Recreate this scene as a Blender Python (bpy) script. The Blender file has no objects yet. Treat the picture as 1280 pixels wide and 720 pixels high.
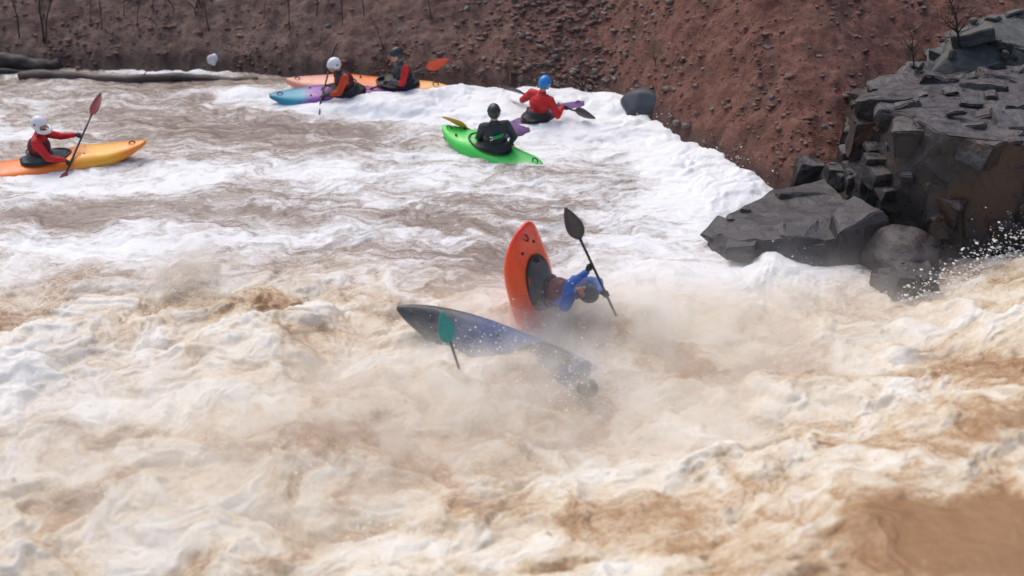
import bpy, bmesh, math, random
import numpy as np
from mathutils import Vector, Matrix, Quaternion

# ------------------------------------------------------------------ camera, light, exposure
SC = bpy.context.scene
COL = SC.collection
R = math.radians
FPX, PITCH, CAMH = 1545.0, R(28.0), 7.5
cam = bpy.data.cameras.new('camera')
cam.sensor_width = 36.0
cam.lens = 36.0 * FPX / 1280.0
cam.clip_start, cam.clip_end = 0.1, 2000
cam_o = bpy.data.objects.new('camera', cam)
cam_o.location = (0, 0, CAMH)
cam_o.rotation_euler = (R(90) - PITCH, 0, 0)
COL.objects.link(cam_o)
SC.camera = cam_o
cam.dof.use_dof = True; cam.dof.focus_distance = 17.5; cam.dof.aperture_fstop = 0.55

SUN_EL, SUN_AZ = R(58), R(-35)          # high, soft, overcast
wd = bpy.data.worlds.new('World'); SC.world = wd; wd.use_nodes = True
wn = wd.node_tree.nodes; bg = wn['Background']
sky = wn.new('ShaderNodeTexSky'); sky.sky_type = 'NISHITA'; sky.sun_disc = False
sky.sun_elevation = SUN_EL; sky.sun_rotation = SUN_AZ
sky.air_density = 1.0; sky.dust_density = 4.5; sky.ozone_density = 1.0
wd.node_tree.links.new(sky.outputs[0], bg.inputs[0])
bg.inputs[1].default_value = 0.15
sl = bpy.data.lights.new('sun', 'SUN'); sl.energy = 0.5; sl.angle = R(60); sl.color = (1.0, .97, .92)
so = bpy.data.objects.new('sun', sl); COL.objects.link(so)
sd = Vector((math.sin(SUN_AZ) * math.cos(SUN_EL), math.cos(SUN_AZ) * math.cos(SUN_EL), math.sin(SUN_EL)))
so.rotation_euler = sd.to_track_quat('Z', 'Y').to_euler()
SC.view_settings.view_transform = 'Standard'; SC.view_settings.look = 'None'
SC.view_settings.exposure = 0.40; SC.view_settings.gamma = 1
SC.view_settings.use_curve_mapping = False
SC.render.engine = 'CYCLES'
SC.cycles.use_denoising = True
SC.cycles.max_bounces = 8; SC.cycles.volume_bounces = 6
SC.cycles.volume_step_rate = 0.30; SC.cycles.volume_max_steps = 48

# ------------------------------------------------------------------ helpers
CF = Vector((0, math.cos(PITCH), -math.sin(PITCH))); CU = Vector((0, math.sin(PITCH), math.cos(PITCH)))
def ray(px, py):
    return CF + Vector((1, 0, 0)) * ((px - 640) / FPX) - CU * ((py - 360) / FPX)
def W(px, py, z=0.0):                    # point of the photo at height z
    d = ray(px, py); t = (z - CAMH) / d.z
    return Vector((0, 0, CAMH)) + d * t
def P(px, py, y):                        # point of the photo at distance y
    d = ray(px, py); return Vector((0, 0, CAMH)) + d * (y / d.y)

def hash2(ix, iy, seed):
    h = (ix.astype(np.int64) * 374761393 + iy.astype(np.int64) * 668265263 + seed * 974634577) & 0xffffffff
    h = ((h ^ (h >> 13)) * 1274126177) & 0xffffffff
    h = ((h ^ (h >> 16)) * 2246822519) & 0xffffffff
    return (h ^ (h >> 15)) & 0xffff
def perlin(x, y, seed=0):
    x = np.asarray(x, float); y = np.asarray(y, float)
    ix = np.floor(x); iy = np.floor(y); fx = x - ix; fy = y - iy
    u = fx**3 * (fx * (fx * 6 - 15) + 10); v = fy**3 * (fy * (fy * 6 - 15) + 10)
    def g(a, b, dx, dy):
        t = hash2(a, b, seed) * (2 * np.pi / 65536.0)
        return np.cos(t) * dx + np.sin(t) * dy
    n00 = g(ix, iy, fx, fy); n10 = g(ix + 1, iy, fx - 1, fy)
    n01 = g(ix, iy + 1, fx, fy - 1); n11 = g(ix + 1, iy + 1, fx - 1, fy - 1)
    return ((n00 * (1 - u) + n10 * u) * (1 - v) + (n01 * (1 - u) + n11 * u) * v) * 1.5
def fbm(x, y, o=4, seed=0, lac=2.03, gain=.5):
    s = 0; a = 1; f = 1; t = 0
    for i in range(o):
        s = s + a * perlin(x * f + i * 17.3, y * f - i * 9.1, seed + i); t += a; a *= gain; f *= lac
    return s / t
def billow(x, y, o=4, seed=0, lac=2.1, gain=.5):
    s = 0; a = 1; f = 1; t = 0
    for i in range(o):
        s = s + a * np.abs(perlin(x * f + i * 13.7, y * f + i * 5.9, seed + i)); t += a; a *= gain; f *= lac
    return s / t
def sstep(a, b, x):
    t = np.clip((x - a) / (b - a), 0, 1); return t * t * (3 - 2 * t)
def noise3(p, f, seed=0, o=3):            # cheap 3d noise from three planes
    p = p * f
    return (fbm(p[:, 0] + p[:, 2] * .37, p[:, 1] - p[:, 2] * .61, o, seed) + fbm(p[:, 1] + p[:, 0] * .31, p[:, 2] + 7, o, seed + 11)
            + fbm(p[:, 2] - p[:, 1] * .43, p[:, 0] + 3, o, seed + 23)) / 1.8

def tag(o, label=None, cat=None, group=None, kind=None):
    if label: o['label'] = label
    if cat: o['category'] = cat
    if group: o['group'] = group
    if kind: o['kind'] = kind
    return o
def empty(name, mat=Matrix(), label=None, cat=None, group=None):
    o = bpy.data.objects.new(name, None); COL.objects.link(o); o.matrix_world = mat
    o.empty_display_size = .1
    return tag(o, label, cat, group)
def link(name, me, mats, parent=None, smooth=True):
    o = bpy.data.objects.new(name, me); COL.objects.link(o)
    for m in (mats if isinstance(mats, (list, tuple)) else [mats]): me.materials.append(m)
    if smooth: me.polygons.foreach_set('use_smooth', [True] * len(me.polygons))
    if parent: o.parent = parent
    return o
def mesh_np(name, v, quads):
    me = bpy.data.meshes.new(name)
    v = np.asarray(v, np.float32); q = np.asarray(quads, np.int32); k = q.shape[1]
    me.vertices.add(len(v)); me.vertices.foreach_set('co', v.ravel())
    me.loops.add(q.size); me.loops.foreach_set('vertex_index', q.ravel())
    me.polygons.add(len(q)); me.polygons.foreach_set('loop_start', np.arange(0, q.size, k, dtype=np.int32))
    me.polygons.foreach_set('loop_total', np.full(len(q), k, np.int32))
    me.update(calc_edges=True); me.validate()
    return me
def grid_quads(ny, nx):
    i = np.arange(ny - 1)[:, None] * nx + np.arange(nx - 1)[None, :]
    return np.stack([i, i + 1, i + nx + 1, i + nx], -1).reshape(-1, 4)
def tube_bm(bm, pts, rad, n=8):
    pts = [Vector(p) for p in pts]; rings = []
    up = Vector((.13, .27, .95))
    for i, p in enumerate(pts):
        d = (pts[min(i + 1, len(pts) - 1)] - pts[max(i - 1, 0)]).normalized()
        a = d.cross(up)
        if a.length < .05: a = d.cross(Vector((1, 0, 0)))
        a.normalize(); b = d.cross(a)
        r = rad[i] if isinstance(rad, (list, tuple)) else rad
        rings.append([bm.verts.new(p + a * (r * math.cos(2 * math.pi * k / n)) + b * (r * math.sin(2 * math.pi * k / n))) for k in range(n)])
    for r0, r1 in zip(rings, rings[1:]):
        for k in range(n): bm.faces.new((r0[k], r0[(k + 1) % n], r1[(k + 1) % n], r1[k]))
    bm.faces.new(rings[0][::-1]); bm.faces.new(rings[-1])
def bm_obj(name, bm, mats, parent=None, smooth=True):
    bmesh.ops.recalc_face_normals(bm, faces=bm.faces)
    me = bpy.data.meshes.new(name); bm.to_mesh(me); bm.free()
    return link(name, me, mats, parent, smooth)
def remeshed(bm, voxel, smooth=2):
    me = bpy.data.meshes.new('t'); bm.to_mesh(me); bm.free()
    o = bpy.data.objects.new('t', me); COL.objects.link(o)
    m = o.modifiers.new('r', 'REMESH'); m.mode = 'VOXEL'; m.voxel_size = voxel
    if smooth:
        s = o.modifiers.new('s', 'SMOOTH'); s.iterations = smooth; s.factor = .5
    dg = bpy.context.evaluated_depsgraph_get(); dg.update()
    r = bpy.data.meshes.new_from_object(o.evaluated_get(dg))
    bpy.data.objects.remove(o); bpy.data.meshes.remove(me)
    return r
def coords(me):
    a = np.empty(len(me.vertices) * 3, np.float32); me.vertices.foreach_get('co', a); return a.reshape(-1, 3).astype(float)
def normals(me):
    a = np.empty(len(me.vertices) * 3, np.float32); me.vertex_normals.foreach_get('vector', a); return a.reshape(-1, 3).astype(float)

# ------------------------------------------------------------------ materials
def mat(name, col=(.5, .5, .5), rough=.5, spec=.5, **kw):
    m = bpy.data.materials.new(name); m.use_nodes = True
    b = m.node_tree.nodes['Principled BSDF']
    b.inputs['Base Color'].default_value = (*col, 1); b.inputs['Roughness'].default_value = rough
    b.inputs['Specular IOR Level'].default_value = spec
    return m
class NT:
    def __init__(s, m): s.t = m.node_tree; s.b = s.t.nodes.get('Principled BSDF')
    def n(s, typ, ins=None, **props):
        nd = s.t.nodes.new(typ)
        for k, v in props.items(): setattr(nd, k, v)
        for k, v in (ins or {}).items():
            if isinstance(v, bpy.types.NodeSocket): s.t.links.new(v, nd.inputs[k])
            else: nd.inputs[k].default_value = v
        return nd
    def l(s, a, b): s.t.links.new(a, b)
    def math(s, op, a, b=0.0, clamp=False):
        return s.n('ShaderNodeMath', {0: a, 1: b}, operation=op, use_clamp=clamp).outputs[0]
    def noise(s, vec, scale, detail=4, rough=.55, dist=0):
        return s.n('ShaderNodeTexNoise', {'Vector': vec, 'Scale': scale, 'Detail': detail, 'Roughness': rough, 'Distortion': dist}).outputs['Fac']
    def ramp(s, fac, stops, interp='LINEAR'):
        r = s.n('ShaderNodeValToRGB', {0: fac}); r.color_ramp.interpolation = interp
        e = r.color_ramp.elements
        while len(e) < len(stops): e.new(.5)
        for el, (p, c) in zip(e, stops):
            el.position = p; el.color = (*c, 1) if len(c) == 3 else c
        return r.outputs[0]
    def mix(s, f, a, b, mode='MIX'):
        nd = s.n('ShaderNodeMix', data_type='RGBA', blend_type=mode)
        for k, v in ((0, f), (6, a), (7, b)):
            if isinstance(v, bpy.types.NodeSocket): s.l(v, nd.inputs[k])
            else: nd.inputs[k].default_value = v if k == 0 else (*v, 1)
        return nd.outputs[2]
    def bump(s, h, strength, dist):
        s.l(s.n('ShaderNodeBump', {'Height': h, 'Strength': strength, 'Distance': dist}).outputs[0], s.b.inputs['Normal'])
def g3(v): return (v, v, v)

def varied(name, c0, c1, scale=3, rough=.5, bump=.0, bscale=60, spec=.5, bd=.01):
    m = mat(name, c0, rough, spec); t = NT(m)
    co = t.n('ShaderNodeTexCoord').outputs['Object']
    t.l(t.mix(t.ramp(t.noise(co, scale, 5, .6), [(.35, g3(0)), (.65, g3(1))]), c0, c1), t.b.inputs['Base Color'])
    if bump: t.bump(t.noise(co, bscale, 4, .6), bump, bd)
    return m

# bank: red brown mud with stones and leaf litter
M_BANK = mat('red_mud', rough=.85, spec=.25); t = NT(M_BANK)
pos = t.n('ShaderNodeNewGeometry').outputs['Position']
sx = t.n('ShaderNodeSeparateXYZ', {0: pos}).outputs[0]
n1 = t.noise(pos, .55, 4, .6, .4); n2 = t.noise(pos, 3.2, 6, .65, .6); n3 = t.noise(pos, 16, 5, .7); n4 = t.noise(pos, 45, 4, .7)
side = t.n('ShaderNodeMapRange', {0: t.math('ADD', sx, t.math('MULTIPLY', t.math('SUBTRACT', n1, .5), 9)), 1: -3.0, 2: 3.0}).outputs[0]
dark = t.ramp(n2, [(.3, (.105, .066, .054)), (.5, (.185, .122, .100)), (.7, (.24, .172, .146))])
red = t.ramp(n2, [(.3, (.128, .057, .043)), (.5, (.215, .098, .073)), (.72, (.275, .146, .115))])
c = t.mix(side, dark, red)
c = t.mix(t.ramp(n3, [(.52, g3(0)), (.66, g3(.55))]), c, (.030, .019, .017))
c = t.mix(t.ramp(n4, [(.58, g3(0)), (.72, g3(.5))]), c, (.15, .105, .09))
c = t.mix(t.ramp(t.noise(pos, 1.1, 5, .6, 1.), [(.55, g3(0)), (.68, g3(.55))]), c, (.052, .046, .038))
sz_ = t.n('ShaderNodeSeparateXYZ', {0: pos}).outputs[2]                # soaked strip along the water
wet = t.n('ShaderNodeMapRange', {0: t.math('ADD', sz_, t.math('MULTIPLY', t.math('SUBTRACT', n2, .5), .5)), 1: .42, 2: .22}).outputs[0]
c = t.mix(t.math('MULTIPLY', wet, .6), c, (.030, .018, .015))
t.l(t.n('ShaderNodeMapRange', {0: wet, 3: .85, 4: .4}).outputs[0], t.b.inputs['Roughness'])
t.l(c, t.b.inputs['Base Color'])
t.bump(t.math('ADD', n3, t.math('MULTIPLY', n4, .6)), .9, .05)

M_CLOD = varied('stony_clod', (.105, .060, .048), (.24, .140, .112), 5, .8, .6, 25, .3)
M_SCREE = varied('grey_scree', (.085, .062, .054), (.20, .15, .132), 6, .7, .5, 30)
M_STONE = varied('grey_stone', (.055, .050, .050), (.115, .105, .105), 3, .6, .5, 30)
M_PALE = varied('pale_stone', (.55, .55, .56), (.7, .7, .7), 6, .6, .3, 30)
M_SLATE = varied('slate_stone', (.032, .040, .052), (.045, .053, .066), 2, .55, .2, 20)
M_TWIG = varied('dead_wood', (.028, .022, .019), (.07, .052, .042), 8, .8, .4, 40, .3)
M_PALEWOOD = varied('bleached_wood', (.16, .125, .10), (.27, .22, .18), 6, .7, .3, 40, .3)
M_DRY = varied('dry_weed', (.13, .088, .052), (.2, .145, .085), 8, .8, .2, 40, .3)
M_LOG = varied('wet_log', (.018, .016, .014), (.07, .06, .05), 4, .6, .7, 14, .4, .03)
M_MUDLOG = varied('muddy_log', (.05, .036, .032), (.1, .074, .065), 4, .6, .7, 14, .4, .03)

def rock_mat(name, a, b, stain, lichen=(.2, .2, .19), la=.3, rough=.38):
    m = mat(name, a, rough, .5); t = NT(m)
    geo = t.n('ShaderNodeNewGeometry'); p = geo.outputs['Position']
    nz = t.n('ShaderNodeSeparateXYZ', {0: geo.outputs['Normal']}).outputs[2]
    n1 = t.noise(p, 1.6, 6, .65, .6); n2 = t.noise(p, 7, 6, .7, .3); n3 = t.noise(p, 34, 5, .7)
    c = t.mix(t.ramp(n2, [(.3, g3(0)), (.7, g3(1))]), a, b)
    c = t.mix(t.ramp(n1, [(.52, g3(0)), (.64, g3(.85))]), c, stain)
    up = t.n('ShaderNodeMapRange', {0: nz, 1: .35, 2: .9}).outputs[0]     # silt and lichen lie on upward faces
    c = t.mix(t.math('MULTIPLY', up, t.ramp(n2, [(.36, g3(0)), (.62, g3(la))])), c, lichen)
    t.l(c, t.b.inputs['Base Color'])
    t.l(t.ramp(n2, [(.3, g3(rough - .12)), (.7, g3(rough + .25))]), t.b.inputs['Roughness'])
    t.bump(t.math('ADD', n2, t.math('MULTIPLY', n3, .35)), .9, .03)
    return m
M_ROCK = rock_mat('wet_dark_rock', (.012, .011, .011), (.036, .031, .031), (.060, .032, .019), (.105, .096, .102), .75, .30)
M_ROCK2 = rock_mat('wet_low_rock', (.022, .020, .022), (.050, .046, .050), (.036, .030, .028), (.075, .070, .076), .6, .32)
M_ROCK3 = rock_mat('lichen_rock', (.030, .030, .030), (.075, .078, .075), (.035, .03, .026), (.15, .16, .15), .6, .6)
M_ROCKB = rock_mat('rusty_rock', (.026, .019, .016), (.05, .037, .03), (.085, .04, .02), (.055, .042, .038), .4)

# river water: silt brown where clear, cream to white where full of air
M_WATER = mat('river_water', rough=.12, spec=.5); t = NT(M_WATER)
pos = t.n('ShaderNodeNewGeometry').outputs['Position']
fo = t.n('ShaderNodeAttribute', attribute_name='foam').outputs['Fac']
wm = t.n('ShaderNodeAttribute', attribute_name='silt').outputs['Fac']
str_ = t.n('ShaderNodeMapping', {'Vector': pos, 'Scale': (1, 1.5, 1)}).outputs[0]
na = t.noise(str_, 7, 6, .68, .8); nb = t.noise(str_, 32, 5, .7, .4)
f2 = t.math('ADD', fo, t.math('ADD', t.math('MULTIPLY', t.math('SUBTRACT', na, .5), .85), t.math('MULTIPLY', t.math('SUBTRACT', nb, .5), .62)), True)
pool = t.ramp(f2, [(.0, (.195, .145, .113)), (.28, (.295, .243, .208)), (.48, (.47, .44, .42)), (.64, (.66, .65, .645)), (.85, (.80, .81, .815))])
silt = t.ramp(f2, [(.0, (.30, .155, .060)), (.25, (.41, .255, .13)), (.45, (.57, .455, .31)), (.66, (.70, .63, .515)), (.95, (.77, .75, .69))])
t.l(t.mix(wm, pool, silt), t.b.inputs['Base Color'])
t.l(t.ramp(f2, [(.2, g3(.14)), (.7, g3(.6))]), t.b.inputs['Roughness'])
t.l(t.ramp(f2, [(.2, g3(.55)), (.7, g3(.3))]), t.b.inputs['Specular IOR Level'])
t.bump(t.math('ADD', na, t.math('MULTIPLY', nb, .5)), .45, .035)
M_DROP = mat('spray_drop', (.90, .88, .84), .5, .3)

M_SKIN = mat('skin', (.50, .29, .21), .5); M_EYE = mat('eye_dark', (.03, .02, .02), .3); M_LIP = mat('lip', (.36, .15, .12), .5)
M_GLOVE = mat('black_glove', (.02, .02, .022), .7); M_TROUSER = mat('dark_trouser', (.03, .03, .035), .7)
def cloth(name, c, k=.75): return varied(name, c, tuple(v * k for v in c), 9, .55, .5, 22, .3, .02)
M_RED = cloth('red_nylon', (.62, .026, .028)); M_BLUE = cloth('blue_nylon', (.045, .14, .48)); M_BLACKC = cloth('charcoal_nylon', (.042, .050, .055))
M_NAVY = cloth('navy_nylon', (.03, .05, .12)); M_MAROON = cloth('maroon_nylon', (.11, .022, .028)); M_ORANGEC = cloth('orange_red_nylon', (.62, .07, .02)); M_GREYC = cloth('grey_nylon', (.10, .10, .105))
M_SKIRT = cloth('spray_deck_neoprene', (.028, .034, .036)); M_TEALSKIRT = cloth('teal_grey_neoprene', (.05, .085, .09))
M_WHITEH = varied('white_helmet_shell', (.78, .79, .80), (.7, .71, .72), 5, .3); M_BLUEH = mat('blue_helmet_shell', (.02, .22, .58), .3)
M_BLACKH = mat('dark_helmet_shell', (.025, .032, .03), .35); M_GREYH = mat('grey_helmet_shell', (.09, .09, .1), .4)
M_BLACK = mat('black_plastic', (.015, .015, .016), .4); M_STRAP = mat('strap', (.03, .03, .035), .6); M_LENS = mat('visor_shadow', (.05, .045, .045), .3)
M_CARBON = mat('carbon_shaft', (.03, .03, .034), .35); M_GREENLOGO = mat('green_print', (.03, .5, .14), .5); M_WHITELOGO = mat('white_print', (.8, .82, .82), .5)
M_TEALB = varied('teal_blade', (.015, .25, .24), (.02, .33, .30), 8, .3); M_ORANGEB = mat('orange_red_blade', (.75, .075, .02), .35); M_YELLOWB = mat('yellow_blade', (.72, .40, .06), .35)
M_DARKB = varied('grey_black_blade', (.045, .042, .045), (.075, .068, .07), 8, .35); M_REDB = mat('dull_red_blade', (.30, .06, .06), .4)
def kayak_mat(name, stops, L, scuff=.25):
    m = mat(name, stops[0][1], .32, .5); t = NT(m)
    co = t.n('ShaderNodeTexCoord').outputs['Object']
    x = t.n('ShaderNodeSeparateXYZ', {0: co}).outputs[0]
    f = t.n('ShaderNodeMapRange', {0: t.math('ADD', x, t.math('MULTIPLY', t.math('SUBTRACT', t.noise(co, 2.2, 3), .5), .8)), 1: -L / 2, 2: L / 2}).outputs[0]
    c = t.ramp(f, stops)
    sc_ = t.n('ShaderNodeMapping', {'Vector': co, 'Scale': (.35, 3, 3)}).outputs[0]
    c = t.mix(t.ramp(t.noise(sc_, 14, 5, .7), [(.58, g3(0)), (.72, g3(scuff))]), c, (.5, .45, .42))
    t.l(c, t.b.inputs['Base Color'])
    t.l(t.ramp(t.noise(co, 9, 4), [(.3, g3(.22)), (.7, g3(.45))]), t.b.inputs['Roughness'])
    return m

# ------------------------------------------------------------------ terrain
BX = np.array([-200, -14, -9.9, -4.8, -1.3, 0, 1.9, 2.6, 3.4, 4.0, 5.0, 7.0, 10, 200.])
BY = np.array([23.2, 23.2, 23.1, 22.8, 22.1, 21.8, 21.3, 19.4, 17.9, 16.9, 16.9, 18.1, 18.8, 19.5])
def bank_y(x): return np.interp(x, BX, BY)
def terrain_z(x, y):
    x = np.asarray(x, float); y = np.asarray(y, float)
    d = y - (bank_y(x - .25) + bank_y(x + .25) + bank_y(x)) / 3 - .22 * fbm(x * .9, y * .3, 3, 5) - .16 * fbm(x * 3.1, y * 1.5, 3, 8)
    slope = .62 + .12 * fbm(x * .15, y * .15, 2, 9)
    up = np.where(d > 0, slope * np.minimum(d, 13) + .1 * np.clip(d - 13, 0, 400) + .12 * sstep(0, .3, d), d * .9)
    z = np.maximum(up, -1.2)
    r = sstep(-.2, .6, d)
    z = z + r * (.16 * fbm(x * .8, y * .8, 4, 3) + .13 * billow(x * 2.2, y * 3.2, 4, 4) + .05 * fbm(x * 7, y * 9, 4, 6))
    # near bank under and behind the camera
    z = np.where(y < 3.2, np.maximum(z, -1.2 + 1.1 * (3.2 - y) * 1.2), z)
    return np.minimum(z, np.where(y < 3.2, 5.2, 1e9))
def axis(a, b, step, lo, hi, grow=1.25):
    c = list(np.arange(a, b, step)); s = step; v = b
    while v < hi: c.append(v); s *= grow; v += s
    c.append(hi); s = step; v = a - step; pre = []
    while v > lo: pre.append(v); s *= grow; v -= s
    pre.append(lo)
    return np.array(pre[::-1] + c)
ax = axis(-13, 11, .045, -400, 400); ay = axis(15.8, 28, .045, -300, 600)
X, Y = np.meshgrid(ax, ay)
me = mesh_np('ground', np.stack([X, Y, terrain_z(X, Y)], -1).reshape(-1, 3), grid_quads(len(ay), len(ax)))
tag(link('ground', me, M_BANK), kind='structure')

def onbank(px, py):
    for yv in np.arange(14.5, 32, .04):
        p = P(px, py, yv)
        if terrain_z(p.x, p.y) > p.z: return p
    return p

# ------------------------------------------------------------------ river
def blob(x, y, px, py, rx, ry, h=0):
    c = W(px, py, h); s = (W(px + 10, py, h) - c).length / 10; k = abs(W(px, py + 6, h).y - c.y) / 6
    return np.exp(-(((x - c.x) / (rx * s))**2 + ((y - c.y) / (ry * k))**2))
FOAM_BLOBS = [(720, 146, 150, 32, 1.1), (895, 212, 84, 50, 1.2), (830, 290, 130, 46, .32), (640, 205, 60, 14, -.2), (560, 262, 120, 16, -.12), (720, 255, 70, 14, -.18), (560, 132, 150, 20, .9), (440, 128, 90, 14, .8),
    (305, 118, 34, 7, .8), (90, 232, 170, 20, .55), (360, 212, 210, 13, .3), (110, 308, 230, 24, .50), (232, 91, 80, 5, .85), (500, 300, 180, 20, .22),
    (830, 350, 150, 26, .5), (80, 440, 150, 60, .22), (30, 170, 60, 12, .45), (540, 235, 200, 20, .25), (960, 345, 60, 14, .7), (620, 200, 120, 20, .3),
    (250, 100, 190, 12, -.42), (330, 160, 230, 20, -.38), (200, 262, 160, 14, -.3), (80, 270, 70, 16, -.4), (545, 277, 45, 10, -.5), (290, 240, 60, 6, -.3),
    (335, 388, 45, 14, -.5), (235, 350, 45, 24, -.38), (70, 395, 150, 18, -.28), (1285, 690, 210, 80, -1.05, 1.05), (1265, 450, 60, 32, -.45, .8), (430, 545, 110, 34, -.26), (560, 540, 90, 40, -.2),
    (790, 690, 130, 30, -.36), (870, 470, 50, 16, -.25), (700, 640, 90, 22, -.2), (980, 480, 60, 14, -.2), (470, 600, 70, 20, -.18), (150, 600, 90, 24, -.15), (1120, 560, 80, 18, -.2), (625, 320, 70, 36, -.30), (450, 320, 120, 20, -.22), (890, 450, 160, 30, -.16), (1060, 435, 36, 14, -.35), (690, 570, 130, 40, -.1), (1010, 520, 200, 40, .12), (350, 640, 200, 60, .14), (820, 600, 160, 40, .15)]
def river(x, y):
    # domain warp
    wx = x + .55 * fbm(x * .9, y * .9, 3, 41) + .085 * fbm(x * 3.3, y * 3.3, 3, 43)
    wy = y + .55 * fbm(x * .9, y * .9, 3, 51) + .085 * fbm(x * 3.3, y * 3.3, 3, 53)
    edge = np.interp(x, [-12, -6.5, -3.3, -1.8, -.3, 1.3, 3.2, 5.5, 8, 12], [14.6, 14.8, 15.0, 14.9, 14.0, 14.4, 14.7, 14.6, 15.3, 15.6])
    rap = sstep(.7, -1.6, wy - edge)
    tt = x * .6 - (y - 11) * .8
    z = 1.2 * sstep(.2, 5.2, tt + .35 * (wx - x))
    z = z + .30 * sstep(4.6, 7.5, x) * sstep(16, 13.5, y)
    # the pool: long low waves and chop
    pool = .075 * fbm(wx * .55, wy * 1.15, 3, 61) + .055 * billow(wx * 1.3, wy * 2.6, 4, 63) + .018 * fbm(wx * 5, wy * 9, 3, 65)
    b1 = billow(wx * .62, wy * .75, 4, 71, 2.1, .45); b2 = billow(wx * 1.9 + 4, wy * 2.2, 4, 73, 2.1, .45); n0 = fbm(wx * .5, wy * .6, 3, 75)
    smooth = np.clip(1 - 1.0 * blob(x, y, 1250, 700, 230, 110, 1.0), .12, 1)
    rapz = (.30 * n0 + .35 * (b1 - .25) + .12 * (b2 - .25) + .045 * (billow(wx * 6, wy * 6, 3, 77) - .25)) * smooth
    z = z + pool * (1 - rap) + rapz * rap
    base = .37 + .155 * rap
    for (px, py, rx, ry, a, *h) in FOAM_BLOBS:
        bl = blob(wx * .6 + x * .4, wy * .6 + y * .4, px, py, rx, ry, *h); base = base + a * bl
    hp = sstep(.75, 1.35, base) * (1 - rap)
    z = z + hp * (.07 + .22 * billow(wx * .8, wy * 1.0, 3, 81) + .03 * billow(wx * 4, wy * 4, 3, 83))
    # standing bumps: splash plume left of middle, cushion against the rocks
    z = z + .20 * blob(wx, wy, 232, 355, 36, 22) + .12 * blob(wx, wy, 975, 347, 40, 16) + .22 * blob(wx, wy, 660, 394, 50, 14) + .24 * blob(wx, wy, 725, 394, 36, 11) + .30 * blob(wx, wy, 775, 418, 60, 20) + .20 * blob(wx, wy, 640, 470, 120, 30)
    st = fbm(wx * .9 + 9, wy * 2.6, 5, 91, 2.1, .68) * .62 + (billow(wx * 1.6, wy * 5.5, 5, 93, 2.1, .65) - .25) * .75
    rp = fbm(wx * .75, wy * 1.0, 5, 95, 2.1, .6) * .9 + (b1 - .22) * .5 + (b2 - .2) * .45
    tg = blob(x, y, 1230, 660, 230, 110, 1.0)
    rp = rp * (1 - .5 * tg) + tg * (.75 * fbm((x + y) * .5, (x - y) * 2.2, 5, 111, 2.1, .62))
    foam = base + st * (1 - rap) * 1.15 * (1 - .35 * hp) + rp * rap
    return z, np.clip(foam, -.2, 1.2), rap
NV, NU = 1050, 1000
yy = 2.6 * (25.6 / 2.6) ** np.linspace(0, 1, NV); yy = .5 * yy + .5 * np.linspace(2.6, 25.6, NV)
uu = np.linspace(-1, 1, NU)
Yg = np.repeat(yy[:, None], NU, 1); Xg = uu[None, :] * (2.6 + .46 * yy[:, None])
Zg, Fg, Rg = river(Xg.ravel(), Yg.ravel()); Zg = Zg.reshape(Xg.shape); Fg = Fg.reshape(Xg.shape); Rg = Rg.reshape(Xg.shape)
ch = .06 * Rg                                                      # crests roll over a little
Xc = Xg + ch * fbm(Xg * 2.3 + 3, Yg * 2.3, 3, 101); Yc = Yg + ch * fbm(Xg * 2.3, Yg * 2.3 + 8, 3, 103)
me = mesh_np('water', np.stack([Xc, Yc, Zg], -1).reshape(-1, 3), grid_quads(NV, NU))
a = me.attributes.new('foam', 'FLOAT', 'POINT'); a.data.foreach_set('value', Fg.ravel().astype(np.float32))
siltg = np.clip(Rg * .92 + .15 * (Yg < 14) - .42 * blob(Xg, Yg, 60, 470, 190, 110), 0, 1)
a = me.attributes.new('silt', 'FLOAT', 'POINT'); a.data.foreach_set('value', siltg.ravel().astype(np.float32))
tag(link('water', me, M_WATER), kind='structure')
def wz(x, y): return float(river(np.array([x]), np.array([y]))[0][0])

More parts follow.
